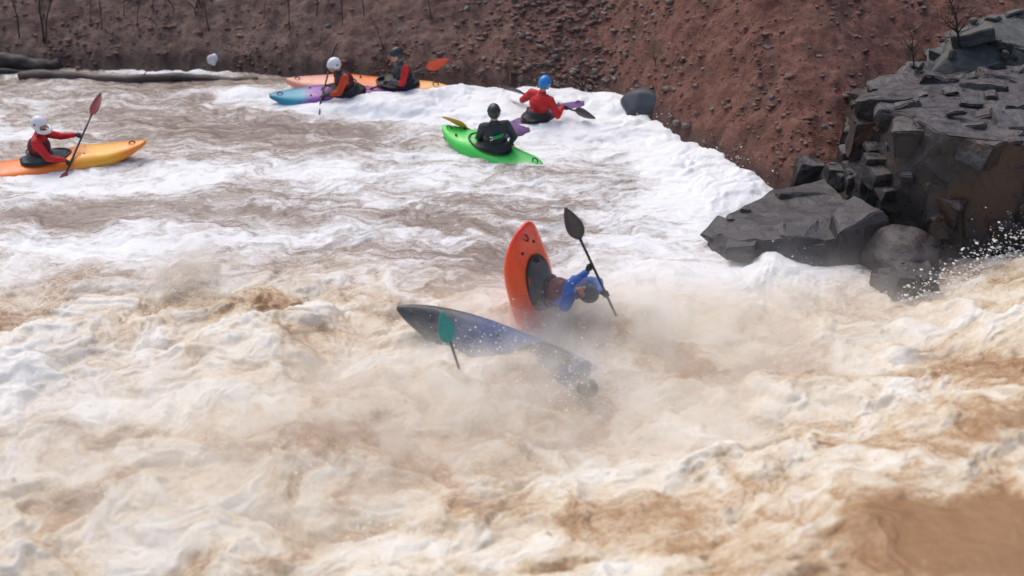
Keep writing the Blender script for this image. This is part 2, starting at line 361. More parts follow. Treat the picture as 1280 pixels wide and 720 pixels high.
# ------------------------------------------------------------------ rocks
def rock(name, label, tops, base, m, seed, voxel=.035, amp=.10, zb=-.6, group='dark rocks on the right bank', cat='rock', n=0, size=.4):
    rnd = random.Random(seed); bm = bmesh.new()
    for p in tops: bm.verts.new(p)
    for p in base: bm.verts.new((p[0], p[1], zb))
    r = bmesh.ops.convex_hull(bm, input=bm.verts)
    bmesh.ops.delete(bm, geom=[v for v in bm.verts if not v.link_faces], context='VERTS')
    bmesh.ops.triangulate(bm, faces=bm.faces); bm.normal_update()
    tris = [([v.co.copy() for v in f.verts], f.normal.copy(), f.calc_area()) for f in bm.faces]
    cen_ = sum((v.co for v in bm.verts), Vector()) / len(bm.verts)
    vis = [t_ for t_ in tris if t_[1].y < .5 and t_[1].z > -.4]; tot = [t_[2] for t_ in vis]
    az = rnd.uniform(-.3, .3)
    for k in range(n):                                               # joint blocks breaking the faces of the bedrock
        (p0, p1, p2), nn, _ = rnd.choices(vis, tot)[0]; u, w = sorted((rnd.random(), rnd.random())); p = p0 * u + p1 * (w - u) + p2 * (1 - w)
        if p.z < -.35: continue
        sc_ = size * rnd.choice((.28, .4, .7, 1, 1.3)) * rnd.uniform(.8, 1.2)
        hx, hy, hz = sc_ * rnd.uniform(.6, 1.2), sc_ * rnd.uniform(.5, 1.0), sc_ * rnd.uniform(.35, .8)
        if nn.z > .75: hx, hy, hz = hx * 1.35, hy * 1.25, hz * .7
        rot = Matrix.Rotation(az + rnd.choice((0, 0, .9)) + rnd.uniform(-.15, .15), 3, 'Z') @ Matrix.Rotation(rnd.uniform(-.3, .3), 3, 'X') @ Matrix.Rotation(rnd.uniform(-.42, .12), 3, 'Y')
        sup = sum(abs((rot.transposed() @ nn)[i]) * h_ for i, h_ in enumerate((hx / 2, hy / 2, hz / 2)))
        c = p - nn * (sup - rnd.uniform(.02, 1.0) * amp)
        vs_ = []
        for sx_ in (-1, 1):
            for sy_ in (-1, 1):
                for sz_ in (-1, 1):
                    vs_.append(bm.verts.new(c + rot @ Vector((sx_ * hx / 2 * rnd.uniform(.72, 1.05), sy_ * hy / 2 * rnd.uniform(.72, 1.05), sz_ * hz / 2 * rnd.uniform(.72, 1.05)))))
        rr = bmesh.ops.convex_hull(bm, input=vs_)
    bmesh.ops.recalc_face_normals(bm, faces=bm.faces)
    bmesh.ops.dissolve_limit(bm, angle_limit=.08, verts=bm.verts, edges=bm.edges)
    bmesh.ops.bevel(bm, geom=bm.edges[:], offset=.022, segments=2, affect='EDGES', clamp_overlap=True)
    bmesh.ops.triangulate(bm, faces=bm.faces)
    for it in range(3):
        es = [e for e in bm.edges if e.calc_length() > .16]
        if es: bmesh.ops.subdivide_edges(bm, edges=es, cuts=1); bmesh.ops.triangulate(bm, faces=bm.faces)
    me = bpy.data.meshes.new(name); bm.to_mesh(me); bm.free()
    v = coords(me); d_ = .060 * np.stack([noise3(v + i * 7, 2.6, seed + i, 3) for i in range(3)], -1) + .020 * np.stack([noise3(v + i * 5, 9, seed + i, 2) for i in range(3)], -1)
    v = v + d_; me.vertices.foreach_set('co', v.astype(np.float32).ravel()); me.update()
    o = link(name, me, m, smooth=False)
    c = v.mean(0); me.transform(Matrix.Translation(-Vector(c))); o.location = c
    return tag(o, label, cat, group)
XY = lambda px, py, z=0: W(px, py, z)[:2]
rock('rock_outcrop', 'largest dark wet rock block with pale flat top at the right edge',
     [P(1078, 122, 17.3), P(1120, 98, 18.2), P(1345, 78, 18.6), P(1150, 150, 15.5), P(1185, 168, 14.9), P(1345, 190, 14.5), P(1066, 180, 16.9), P(1120, 235, 15.4)],
     [XY(1055, 258), XY(1124, 306), XY(1190, 332), XY(1400, 342), (9.3, 18.5), (5, 18.5)], M_ROCK, 3, amp=.16, n=260, size=.66)
rock('rock_slab', 'low flat wet grey rock running out into the white foam',
     [W(888, 292, .20), W(912, 268, .28), W(965, 240, .34), W(1030, 226, .42), W(1062, 258, .5), W(1048, 300, .36), W(985, 296, .42), W(925, 300, .3)],
     [XY(872, 306), XY(900, 340), XY(985, 352), XY(1070, 352), XY(1075, 240), XY(960, 232), XY(890, 268)], M_ROCK2, 7, amp=.09, n=60, size=.42)
rock('tilted_rock_slab', 'tilted smooth grey slab leaning between the low rock and the big outcrop',
     [W(1040, 268, .62), W(1066, 243, .75), W(1102, 262, .72), W(1112, 272, .62), W(1050, 290, .52)],
     [XY(1036, 318), XY(1060, 340), XY(1125, 320), XY(1115, 285), XY(1050, 280)], M_ROCK2, 12, amp=.03, n=5, size=.3)
rock('low_boulder', 'small wet dark block at the waterline in front of the rounded boulder',
     [W(1090, 335, .22), W(1130, 330, .26), W(1160, 338, .22), W(1140, 352, .12), W(1100, 350, .1)], [XY(1080, 362), XY(1120, 376), XY(1170, 366), XY(1160, 335), XY(1095, 335)], M_ROCK2, 16, amp=.03, n=8, size=.22)
BOULDER = W(1124, 322, .16)
rock('lichen_rock', 'pale grey green lichen rock above the big outcrop at upper right',
     [P(1165, 92, 18.7), P(1185, 55, 19.3), P(1225, 22, 20.0), P(1345, 5, 20.6), P(1345, 80, 18.9), P(1240, 85, 18.8), P(1215, 40, 19.2)],
     [(6.6, 18.7), (9.8, 18.6), (9.8, 21), (7, 21)], M_ROCK3, 21, amp=.2, zb=.8, n=110, size=.55)
rock('dark_ledge_rock', 'small dark ledge rock between red bank and lichen rock',
     [P(1128, 92, 18.7), P(1142, 76, 19.0), P(1166, 74, 19.1), P(1172, 100, 18.6), P(1135, 104, 18.5)],
     [(5.9, 18.3), (6.8, 18.3), (6.8, 19.4), (5.9, 19.4)], M_ROCK, 25, amp=.1, zb=.8, n=26, size=.3)
rock('brown_ledge_rock', 'flat brownish rock ledge where red bank meets the outcrop',
     [P(1072, 122, 17.9), P(1100, 94, 18.5), P(1132, 92, 18.6), P(1126, 118, 17.8)],
     [(4.9, 17.3), (6.1, 17.4), (6.1, 18.7), (5.1, 18.7)], M_ROCKB, 28, amp=.08, zb=.5, n=26, size=.32)
rock('stepped_rock', 'stepped fractured dark rock joining the red bank to the left face of the outcrop',
     [P(1046, 205, 16.9), P(1084, 158, 17.1), P(1105, 150, 16.8), P(1132, 200, 15.9), P(1126, 250, 15.4), P(1062, 246, 16.1), P(1090, 215, 15.9)],
     [XY(1030, 232), XY(1060, 275), XY(1130, 300), (5.6, 17.2), (4.3, 17.2)], M_ROCK, 52, amp=.16, n=120, size=.34)
blocks = [(1091, 208, 13, 17, 'upper square grey block wedged left of the outcrop face'), (1096, 231, 14, 13, 'lower square grey block wedged left of the outcrop face'),
          (1072, 222, 13, 9, 'small dark block between the low slab and the outcrop'), (1062, 196, 15, 12, 'dark broken block at the foot of the red bank'),
          (1046, 216, 16, 10, 'dark broken block at the back end of the low slab'), (1078, 166, 14, 16, 'mossy brown block standing against the left face of the outcrop'),
          (1140, 345, 26, 12, 'dark wet stone at the water edge below the outcrop'), (1012, 208, 18, 9, 'dark stone at the foam edge under the red bank')]
for i, (px, py, rx, ry, lab) in enumerate(blocks):
    yb = [16.0, 15.9, 16.3, 16.9, 16.7, 16.6, 14.1, 17.1][i]
    c = P(px, py, yb); s = (P(px + 10, py, yb) - c).length / 10; h = ry * s / .88
    rnd = random.Random(i)
    tops = [c + Vector((sx * rx * s * rnd.uniform(.7, 1.05), sy * rx * s * rnd.uniform(.7, 1.1), h * rnd.uniform(.6, 1))) for sx in (-1, 1) for sy in (-1, 1)]
    base = [(c.x + sx * rx * s * 1.15, c.y + sy * rx * s * 1.15) for sx in (-1, 1) for sy in (-1, 1)]
    rock('rock_block', lab, tops, base, [M_ROCK, M_ROCK2, M_ROCKB][[0, 1, 0, 0, 0, 2, 1, 0][i]], 40 + i, amp=.03, zb=c.z - h * 1.6, n=5, size=.16)

def stone(name, label, px, py, y, rx, rz, m, seed, group=None, cat='stone'):
    c = P(px, py, y) if y else onbank(px, py); rnd = np.random.RandomState(seed)
    bm = bmesh.new(); bmesh.ops.create_icosphere(bm, subdivisions=4, radius=1)
    for v in bm.verts:
        v.co = Vector((v.co.x * rx, v.co.y * rx * .85, v.co.z * rz))
    o = bm_obj(name, bm, m); v = coords(o.data); n = noise3(v / rx + seed, .9, seed, 3)
    cc = rnd.normal(0, 1, (11, 3)); cc /= np.linalg.norm(cc, axis=1)[:, None]; u = v / np.array([rx, rx * .85, rz])
    plane = (.72 + .2 * rnd.uniform(0, 1, 11))[None] / np.maximum((u @ cc.T), .05); k_ = np.minimum(1.0, plane.min(1))       # broken flat faces
    v *= (k_ * (1 + .10 * n))[:, None]; o.data.vertices.foreach_set('co', v.astype(np.float32).ravel()); o.data.update()
    o.location = c; return tag(o, label, cat, group)
o = stone('round_boulder', 'rounded dark wet boulder under the overhang of the outcrop', 0, 0, 1, .54, .42, M_ROCK, 8, 'dark rocks on the right bank', 'rock'); o.location = BOULDER
stone('slate_boulder', 'smooth blue grey boulder at the foot of the red bank above the foam', 806, 133, None, .44, .32, M_SLATE, 3)
stone('pale_stone', 'whitish upright stone at the far waterline behind the white foam strip', 266, 77, None, .12, .17, M_PALE, 5)
stone('dark_stone', 'small round dark stone on the bank just left of the blue helmet', 652, 100, None, .09, .1, M_STONE, 9)

# ------------------------------------------------------------------ rubble and stones on the bank
def clod_mesh(pts, sizes, seed, sub=1):
    bm = bmesh.new()
    if sub: bmesh.ops.create_icosphere(bm, subdivisions=sub, radius=1)
    else: bmesh.ops.create_cube(bm, size=1.5)
    bm.verts.ensure_lookup_table(); base = np.array([v.co[:] for v in bm.verts]); f = np.array([[v.index for v in p.verts] for p in bm.faces]); bm.free()
    rs = np.random.RandomState(seed); n = len(pts); k = len(base)
    sc = np.stack([rs.uniform(.6, 1.7, n), rs.uniform(.6, 1.2, n), rs.uniform(.3, .8, n) * (1 if sub else .75)], -1) * sizes[:, None]
    j = 1 + rs.uniform(-.28, .28, (n, k)) * (1 if sub else 1.5)
    th = rs.uniform(0, 6.28, n); c, s = np.cos(th), np.sin(th)
    v = base[None] * j[..., None] * sc[:, None, :]
    v = np.stack([v[..., 0] * c[:, None] - v[..., 1] * s[:, None], v[..., 0] * s[:, None] + v[..., 1] * c[:, None], v[..., 2]], -1) + pts[:, None, :]
    ff = (f[None] + (np.arange(n) * k)[:, None, None]).reshape(-1, f.shape[1])
    return mesh_np('clods', v.reshape(-1, 3), ff)
rs = np.random.RandomState(4)
x = rs.uniform(-13, 9.5, 17000); d = rs.uniform(-.05, 3.6, 17000); y = bank_y(x) + d
dens = sstep(-.12, .3, fbm(x * .7, y * .7, 3, 201)) * .8 + .2 + .5 * np.exp(-((x - .9) / 1.1)**2)
k = rs.uniform(0, 1, 17000) < dens; x, y = x[k], y[k]
pts = np.stack([x, y, terrain_z(x, y) + .004], -1); sz = (.009 + .045 * rs.uniform(0, 1, len(x))**4.0) * (1 + .4 * np.exp(-((x - .9) / 1.1)**2))
tag(link('bank_rubble', clod_mesh(pts, sz, 5, 0), M_CLOD, smooth=False), 'loose reddish clods and gravel over the far bank', 'rubble', kind='stuff')
x = rs.normal(.9, 1.0, 1100); y = bank_y(x) + rs.uniform(.1, 3.4, 1100)
pts = np.stack([x, y, terrain_z(x, y) + .01], -1); sz = .015 + .06 * rs.uniform(0, 1, 1100)**3.5
tag(link('stony_scree', clod_mesh(pts, sz, 15, 0), M_SCREE, smooth=False), 'grey angular scree in the stony patch of the far bank', 'scree', kind='stuff')
spots = [(500, 40), (552, 22), (583, 12), (690, 40), (700, 62), (716, 38), (742, 22), (754, 8), (640, 62), (612, 74), (596, 60), (722, 85), (735, 52), (850, 30), (880, 32), (985, 95), (1010, 60),
         (1072, 18), (1085, 15), (1050, 62), (960, 60), (1040, 110), (1060, 118), (1010, 150), (1030, 160), (990, 170), (975, 192), (1000, 188), (600, 92), (622, 96), (140, 60), (335, 62), (190, 42), (410, 33), (560, 85), (905, 130), (965, 122), (840, 55), (780, 40), (1100, 58)]
for i, (px, py) in enumerate(spots):
    lo, hi = 14., 30.                                                # where the line of sight meets the bank
    for yv in np.arange(15, 29, .05):
        p = P(px, py, yv)
        if terrain_z(p.x, p.y) > p.z: break
    r = random.Random(i); rad = r.uniform(.05, .10)
    if 585 < px < 760: lab = 'grey brown stone in the stony patch of bank behind the blue helmet'; g = 'stones in the stony patch'
    elif px > 955: lab = 'loose stone lying on the red bank left of the big rocks'; g = 'stones on the red bank'
    elif px > 760: lab = 'small stone on the red bank above the slate boulder'; g = 'stones on the upper red bank'
    else: lab = 'dark stone lying on the brown bank behind the paddlers'; g = 'stones on the brown bank'
    o = stone('bank_stone', lab, px, py, yv + .02, rad, rad * r.uniform(.5, .8), [M_STONE, M_CLOD][i % 2 if px > 760 else 0], 60 + i, g)
    o.rotation_euler = (r.uniform(-.4, .4), r.uniform(-.4, .4), r.uniform(0, 6))

# ------------------------------------------------------------------ saplings, twigs, logs
def branchy(name, label, base, tip, r0, m, seed, nb=7, group=None, cat='sapling', spread=.5, bl=.5):
    rnd = random.Random(seed); root = empty(name, Matrix.Translation(base), label, cat, group)
    d = Vector(tip) - Vector(base); n = 9
    side = d.cross(Vector((.3, .9, .2))).normalized()
    pts = [d * (i / n) + side * (.05 * d.length * math.sin(i * .9 + seed)) * (i / n) + Vector((rnd.uniform(-1, 1), rnd.uniform(-1, 1), 0)) * .012 for i in range(n + 1)]
    pts[0] = pts[0] - d.normalized() * .15
    bm = bmesh.new(); tube_bm(bm, pts, [r0 * (1 - .75 * i / n) for i in range(n + 1)], 7); bm_obj('trunk', bm, m, root)
    for b in range(nb):
        i = rnd.randint(2 if cat != 'bush' else 0, n - 1); p = pts[i]; L = d.length * rnd.uniform(.15, bl)
        dv = (d.normalized() + Vector((rnd.uniform(-1, 1), rnd.uniform(-1, 1), rnd.uniform(-.5, .6))) * spread * 1.6).normalized()
        q = [p]; 
        for s in range(6):
            dv = (dv + Vector((rnd.uniform(-1, 1), rnd.uniform(-1, 1), rnd.uniform(-.6, .8))) * .22).normalized(); q.append(q[-1] + dv * L / 6)
        rb = r0 * (1 - .75 * i / n) * .55
        bm = bmesh.new(); tube_bm(bm, q, [rb * (1 - .14 * s) for s in range(7)], 5)
        if r0 > .008:
            for w in range(2):
                j = rnd.randint(2, 5); e = (dv + Vector((rnd.uniform(-1, 1), rnd.uniform(-1, 1), rnd.uniform(-.5, 1)))).normalized()
                tube_bm(bm, [q[j], q[j] + e * L * .2, q[j] + e * L * .36 + Vector((0, 0, .02))], [rb * .5, rb * .4, rb * .2], 4)
        bm_obj('branch', bm, m, root)
    return root
for i, (bx, by, tx, ty, r0, lab) in enumerate([
        (24, 46, 8, -60, .016, 'thin dark bare sapling nearest the left edge leaning left'), (54, 54, 46, -70, .022, 'thin dark bare sapling forming the left arm of a V'),
        (56, 55, 72, -60, .018, 'thin dark bare sapling forming the right arm of a V'), (200, 50, 186, -20, .014, 'pale thin bare sapling left of the root tangle'),
        (262, 40, 246, -30, .015, 'thin crooked sapling below the root tangle on the bank'), (540, 26, 520, -50, .012, 'thin grey sapling on the bank above the red blade'),
        (820, 88, 816, 50, .010, 'short bare stem standing above the slate boulder')] + [(bx, by, bx + tx, by - 95, .007 + .002 * (bx % 3), 'very thin bare stem on the brown bank among several like it') for bx, by, tx in ((112, 30, 4), (128, 38, -6), (155, 22, 3), (300, 30, -5), (330, 24, 6), (362, 40, -4), (395, 22, 5), (428, 34, 3), (455, 20, -6), (172, 36, 5))]):
    b = onbank(bx, by); tp = P(tx, ty, b.y + .25)
    branchy('bare_sapling', lab, b, tp, r0, [M_TWIG, M_TWIG, M_TWIG, M_PALEWOOD, M_TWIG, M_TWIG, M_TWIG][i % 7], 10 + i, 9, 'bare saplings on the far bank', spread=.35, bl=.3)
b = onbank(638, 104); branchy('dry_weed', 'tall tan dry weed on the bank left of the blue helmet', b, b + Vector((.05, .1, .80)), .016, M_DRY, 31, 34, None, 'dry weed', .6, .5)
b = P(1198, 48, 18.9); branchy('twiggy_bush', 'dark twiggy bush above the lichen rock at upper right', b, b + Vector((-.25, .1, .8)), .02, M_TWIG, 33, 42, None, 'bush', 1.0, .8)
b = P(1142, 78, 18.8); branchy('twiggy_bush', 'small dark twiggy bush at the top of the ledge rocks', b, b + Vector((-.1, .1, .5)), .013, M_TWIG, 37, 34, None, 'bush', 1.0, .9)
b = onbank(480, 62); branchy('twiggy_bush', 'low grey twiggy bush on the bank above the orange kayak', b, b + Vector((-.2, .1, .6)), .010, M_TWIG, 38, 14, None, 'bush', .8, .6)
b = onbank(400, 60); branchy('twiggy_bush', 'low brown twiggy bush on the bank behind the white helmet', b, b + Vector((.1, .1, .55)), .008, M_TWIG, 39, 12, None, 'bush', .8, .6)
# root tangle at the top edge
root = empty('root_tangle', Matrix.Translation(onbank(243, 12)), 'tangle of exposed roots under an undercut at the top edge of the bank', 'roots')
rnd = random.Random(8)
for k in range(9):
    o0 = Vector((rnd.uniform(-.9, .9), .15, rnd.uniform(.1, .5))); q = [o0]; dv = Vector((rnd.uniform(-1, 1), -.2, -.5))
    for s in range(7):
        dv = (dv + Vector((rnd.uniform(-1, 1), rnd.uniform(-.3, .3), rnd.uniform(-.6, .3))) * .6).normalized(); q.append(q[-1] + dv * .11)
    bm = bmesh.new(); tube_bm(bm, q, [.022 * (1 - .1 * s) for s in range(8)], 6); bm_obj('root', bm, [M_TWIG, M_PALEWOOD][k % 3 == 0], root)
# fallen sticks
for i, (ax_, ay_, bx_, by_, r, m, lab) in enumerate([
        (945, 92, 918, 96, .014, M_PALEWOOD, 'short pale broken stick on the red bank'), (920, 158, 952, 140, .010, M_PALEWOOD, 'thin tan stick low on the red bank'), (830, 20, 905, 12, .018, M_TWIG, 'dark fallen branch near the top of the red bank'),
        (95, 48, 112, 44, .016, M_TWIG, 'short dark stick on the bank right of the V sapling'), (62, 62, 98, 56, .008, M_TWIG, 'thin dark twig below the V sapling'), (138, 62, 148, 58, .018, M_PALEWOOD, 'stubby pale stick low on the left bank'),
        (230, 18, 262, 28, .014, M_PALEWOOD, 'bent pale branch under the root tangle'), (683, 28, 712, 20, .02, M_TWIG, 'dark branch end over the stony patch'), (176, 98, 188, 86, .010, M_TWIG, 'thin dark twig sticking up through the foam strip'),
        (1130, 52, 1150, 30, .012, M_PALEWOOD, 'pale forked stick left of the small twiggy bush')]):
    A, B = onbank(ax_, ay_), onbank(bx_, by_)
    if i == 8: A, B = W(176, 99, .02), W(186, 86, .25)
    A, B = A + Vector((0, 0, r)), B + Vector((0, 0, r)); d = B - A; sdv = d.cross(Vector((0, 0, 1))).normalized()
    bm = bmesh.new(); q = [d * t_ + sdv * .04 * d.length * math.sin(t_ * 5 + i) for t_ in (0, .2, .4, .6, .8, 1)]
    tube_bm(bm, q, [r, r, r * .9, r * .8, r * .65, r * .4], 6); o = bm_obj('fallen_stick', bm, m); o.location = A
    tag(o, lab, 'stick', 'sticks on the far bank')
def log(name, label, A, B, r0, r1, m, seed):
    d = B - A; n = 40; bm = bmesh.new(); rnd = random.Random(seed); s = d.cross(Vector((0, 0, 1))).normalized()
    tube_bm(bm, [d * (i / n) + s * .05 * math.sin(i * .22 + seed) + Vector((0, 0, .03 * math.sin(i * .31))) for i in range(n + 1)], [(r0 + (r1 - r0) * i / n) * (1 + .1 * math.sin(i * 1.1 + seed)) for i in range(n + 1)], 20)
    o = bm_obj(name, bm, m); v = coords(o.data); v += .25 * max(r0, .08) * (noise3(v * np.array([.5, 3, 3]), 2.2, seed, 4))[:, None] * normals(o.data)
    o.data.vertices.foreach_set('co', v.astype(np.float32).ravel()); o.data.update(); o.location = A
    return tag(o, label, 'log', 'logs at the far waterline')
log('fallen_log', 'thick black wet log at the left edge of the far waterline', P(-90, 72, 23.3), P(74, 80, 23.15), .19, .10, M_LOG, 1)
log('fallen_log', 'thin dark branchlike log under the thick black log', P(-60, 92, 22.85), P(40, 88, 23.0), .07, .04, M_LOG, 2)
log('fallen_log', 'long low muddy log lying in the shallows before the foam strip', P(24, 97, 22.55), P(322, 100, 22.45), .11, .07, M_MUDLOG, 4)

# ------------------------------------------------------------------ kayaks
def kayak(name, label, M, L, Wd, m, stern=.5, rise=.16, deck=.2, cock=0.0, group='kayaks', full_=.72, fp=2.7):
    root = empty(name, M, label, 'kayak', group)
    ns, nr = 60, 28; vs = []
    for i in range(ns):
        s = -1 + 2 * i / (ns - 1); e = .985
        sc = abs(s * e)
        w = Wd / 2 * max(.03, (1 - sc**fp))**full_
        rk = rise * (sc**2.6) * (1.25 if s > 0 else 1)
        zb = -.11 + rk * 1.15
        zt = .20 + rk * .55 - .10 * sc**3 + .05 * math.exp(-((s - .30) / .25)**2) - .03 * math.exp(-((s + .45) / .25)**2)
        zt = max(zt, zb + .05 * (1 if sc < .97 else .6)); zm = zb + (zt - zb) * .55
        for k in range(nr):
            a = 2 * math.pi * k / nr; c, sn = math.cos(a), math.sin(a)
            yv = w * math.copysign(abs(c)**.75, c); zz = zm + (zt - zm if sn > 0 else zm - zb) * math.copysign(abs(sn)**(.85 if sn > 0 else .75), sn)
            vs.append((s * L / 2 - cock, yv, zz))
    q = [(i * nr + k, i * nr + (k + 1) % nr, (i + 1) * nr + (k + 1) % nr, (i + 1) * nr + k) for i in range(ns - 1) for k in range(nr)]
    bm = bmesh.new(); bv = [bm.verts.new(v) for v in vs]
    for f in q: bm.faces.new([bv[j] for j in f])
    bm.faces.new(bv[:nr]); bm.faces.new(bv[-nr:])
    bm_obj('hull', bm, m, root)
    # cockpit rim, grab loops, seam
    bm = bmesh.new(); n = 40; pts = [(.03 + .385 * math.cos(2 * math.pi * k / n), .225 * math.sin(2 * math.pi * k / n), .225 + .02 * math.cos(2 * math.pi * k / n)) for k in range(n + 1)]
    tube_bm(bm, pts, .02, 8); bm_obj('cockpit_rim', bm, M_BLACK, root)
    for sg in (1, -1):
        x0 = sg * L / 2 * .86 - cock; zt = .20 + rise * .86**2.6 * .6 - .10 * .86**3 
        bm = bmesh.new(); tube_bm(bm, [(x0 - .05, 0, zt - .02), (x0 - .04, 0, zt + .035), (x0, 0, zt + .05), (x0 + .04, 0, zt + .035), (x0 + .05, 0, zt - .02)], .011, 7)
        bm_obj('grab_loop', bm, M_STRAP, root)
    for sx in (-1, 1):                                                # deck fittings beside the cockpit
        bm = bmesh.new(); bmesh.ops.create_uvsphere(bm, u_segments=10, v_segments=6, radius=.02, matrix=Matrix.Translation((.62 - cock * .2, sx * .12, .235)))
        bm_obj('deck_bolt', bm, M_BLACK, root)
    return root

def frame(o, fwd, up=(0, 0, 1)):
    x_ = Vector(fwd).normalized(); z_ = Vector(up); z_ = (z_ - x_ * z_.dot(x_)).normalized(); y_ = z_.cross(x_)
    m = Matrix((x_, y_, z_)).transposed().to_4x4(); m.translation = o
    return m

# ------------------------------------------------------------------ paddles
def paddle(label, M, A, B, bm_mat, L=1.95, feather=0.0, shaft=None, off=0.0, mat2=None, bw=1.0):
    A, B = Vector(A), Vector(B); d = (B - A).normalized(); c = (A + B) / 2 + d * off
    root = empty('paddle', M, label, 'paddle', 'paddles')
    bm = bmesh.new(); h = L / 2 - .38
    tube_bm(bm, [c + d * t_ for t_ in (-h, -h / 2, 0, h / 2, h)], .016, 10); bm_obj('shaft', bm, shaft or M_CARBON, root)
    ref = d.cross(Vector((0, 0, 1)));  ref = ref.normalized() if ref.length > .1 else Vector((1, 0, 0))
    for sg in (1, -1):
        wv = Quaternion(d, feather if sg > 0 else feather + .5) @ ref; nv = d.cross(wv)
        bm = bmesh.new(); n, k = 16, 7; top, bot = [], []
        for i in range(n):
            u = i / (n - 1); x_ = h - .05 + u * .47
            w = .018 + .085 * bw * math.sin(math.pi * min(1, max(0, (u - .08) / .92))**.62) if u > .08 else .018
            if u > .93: w *= .8
            tr, br = [], []
            for j in range(k):
                y_ = (-1 + 2 * j / (k - 1)); th = .012 * (1 - u * .75) * (1 - .6 * abs(y_)) + .003
                cv = .035 * u * u - .018 * y_ * y_ * min(1, u * 3)
                b_ = c + d * (sg * x_) + wv * (w * y_) + nv * cv
                tr.append(bm.verts.new(b_ + nv * th)); br.append(bm.verts.new(b_ - nv * th))
            top.append(tr); bot.append(br)
        for i in range(n - 1):
            for j in range(k - 1):
                bm.faces.new((top[i][j], top[i + 1][j], top[i + 1][j + 1], top[i][j + 1])); bm.faces.new((bot[i][j], bot[i][j + 1], bot[i + 1][j + 1], bot[i + 1][j]))
            bm.faces.new((top[i][0], bot[i][0], bot[i + 1][0], top[i + 1][0])); bm.faces.new((top[i][-1], top[i + 1][-1], bot[i + 1][-1], bot[i][-1]))
        for e in (0, -1):
            for j in range(k - 1): bm.faces.new((top[e][j], top[e][j + 1], bot[e][j + 1], bot[e][j]))
        bm_obj('blade', bm, (mat2 or bm_mat) if sg < 0 else bm_mat, root)
    return root

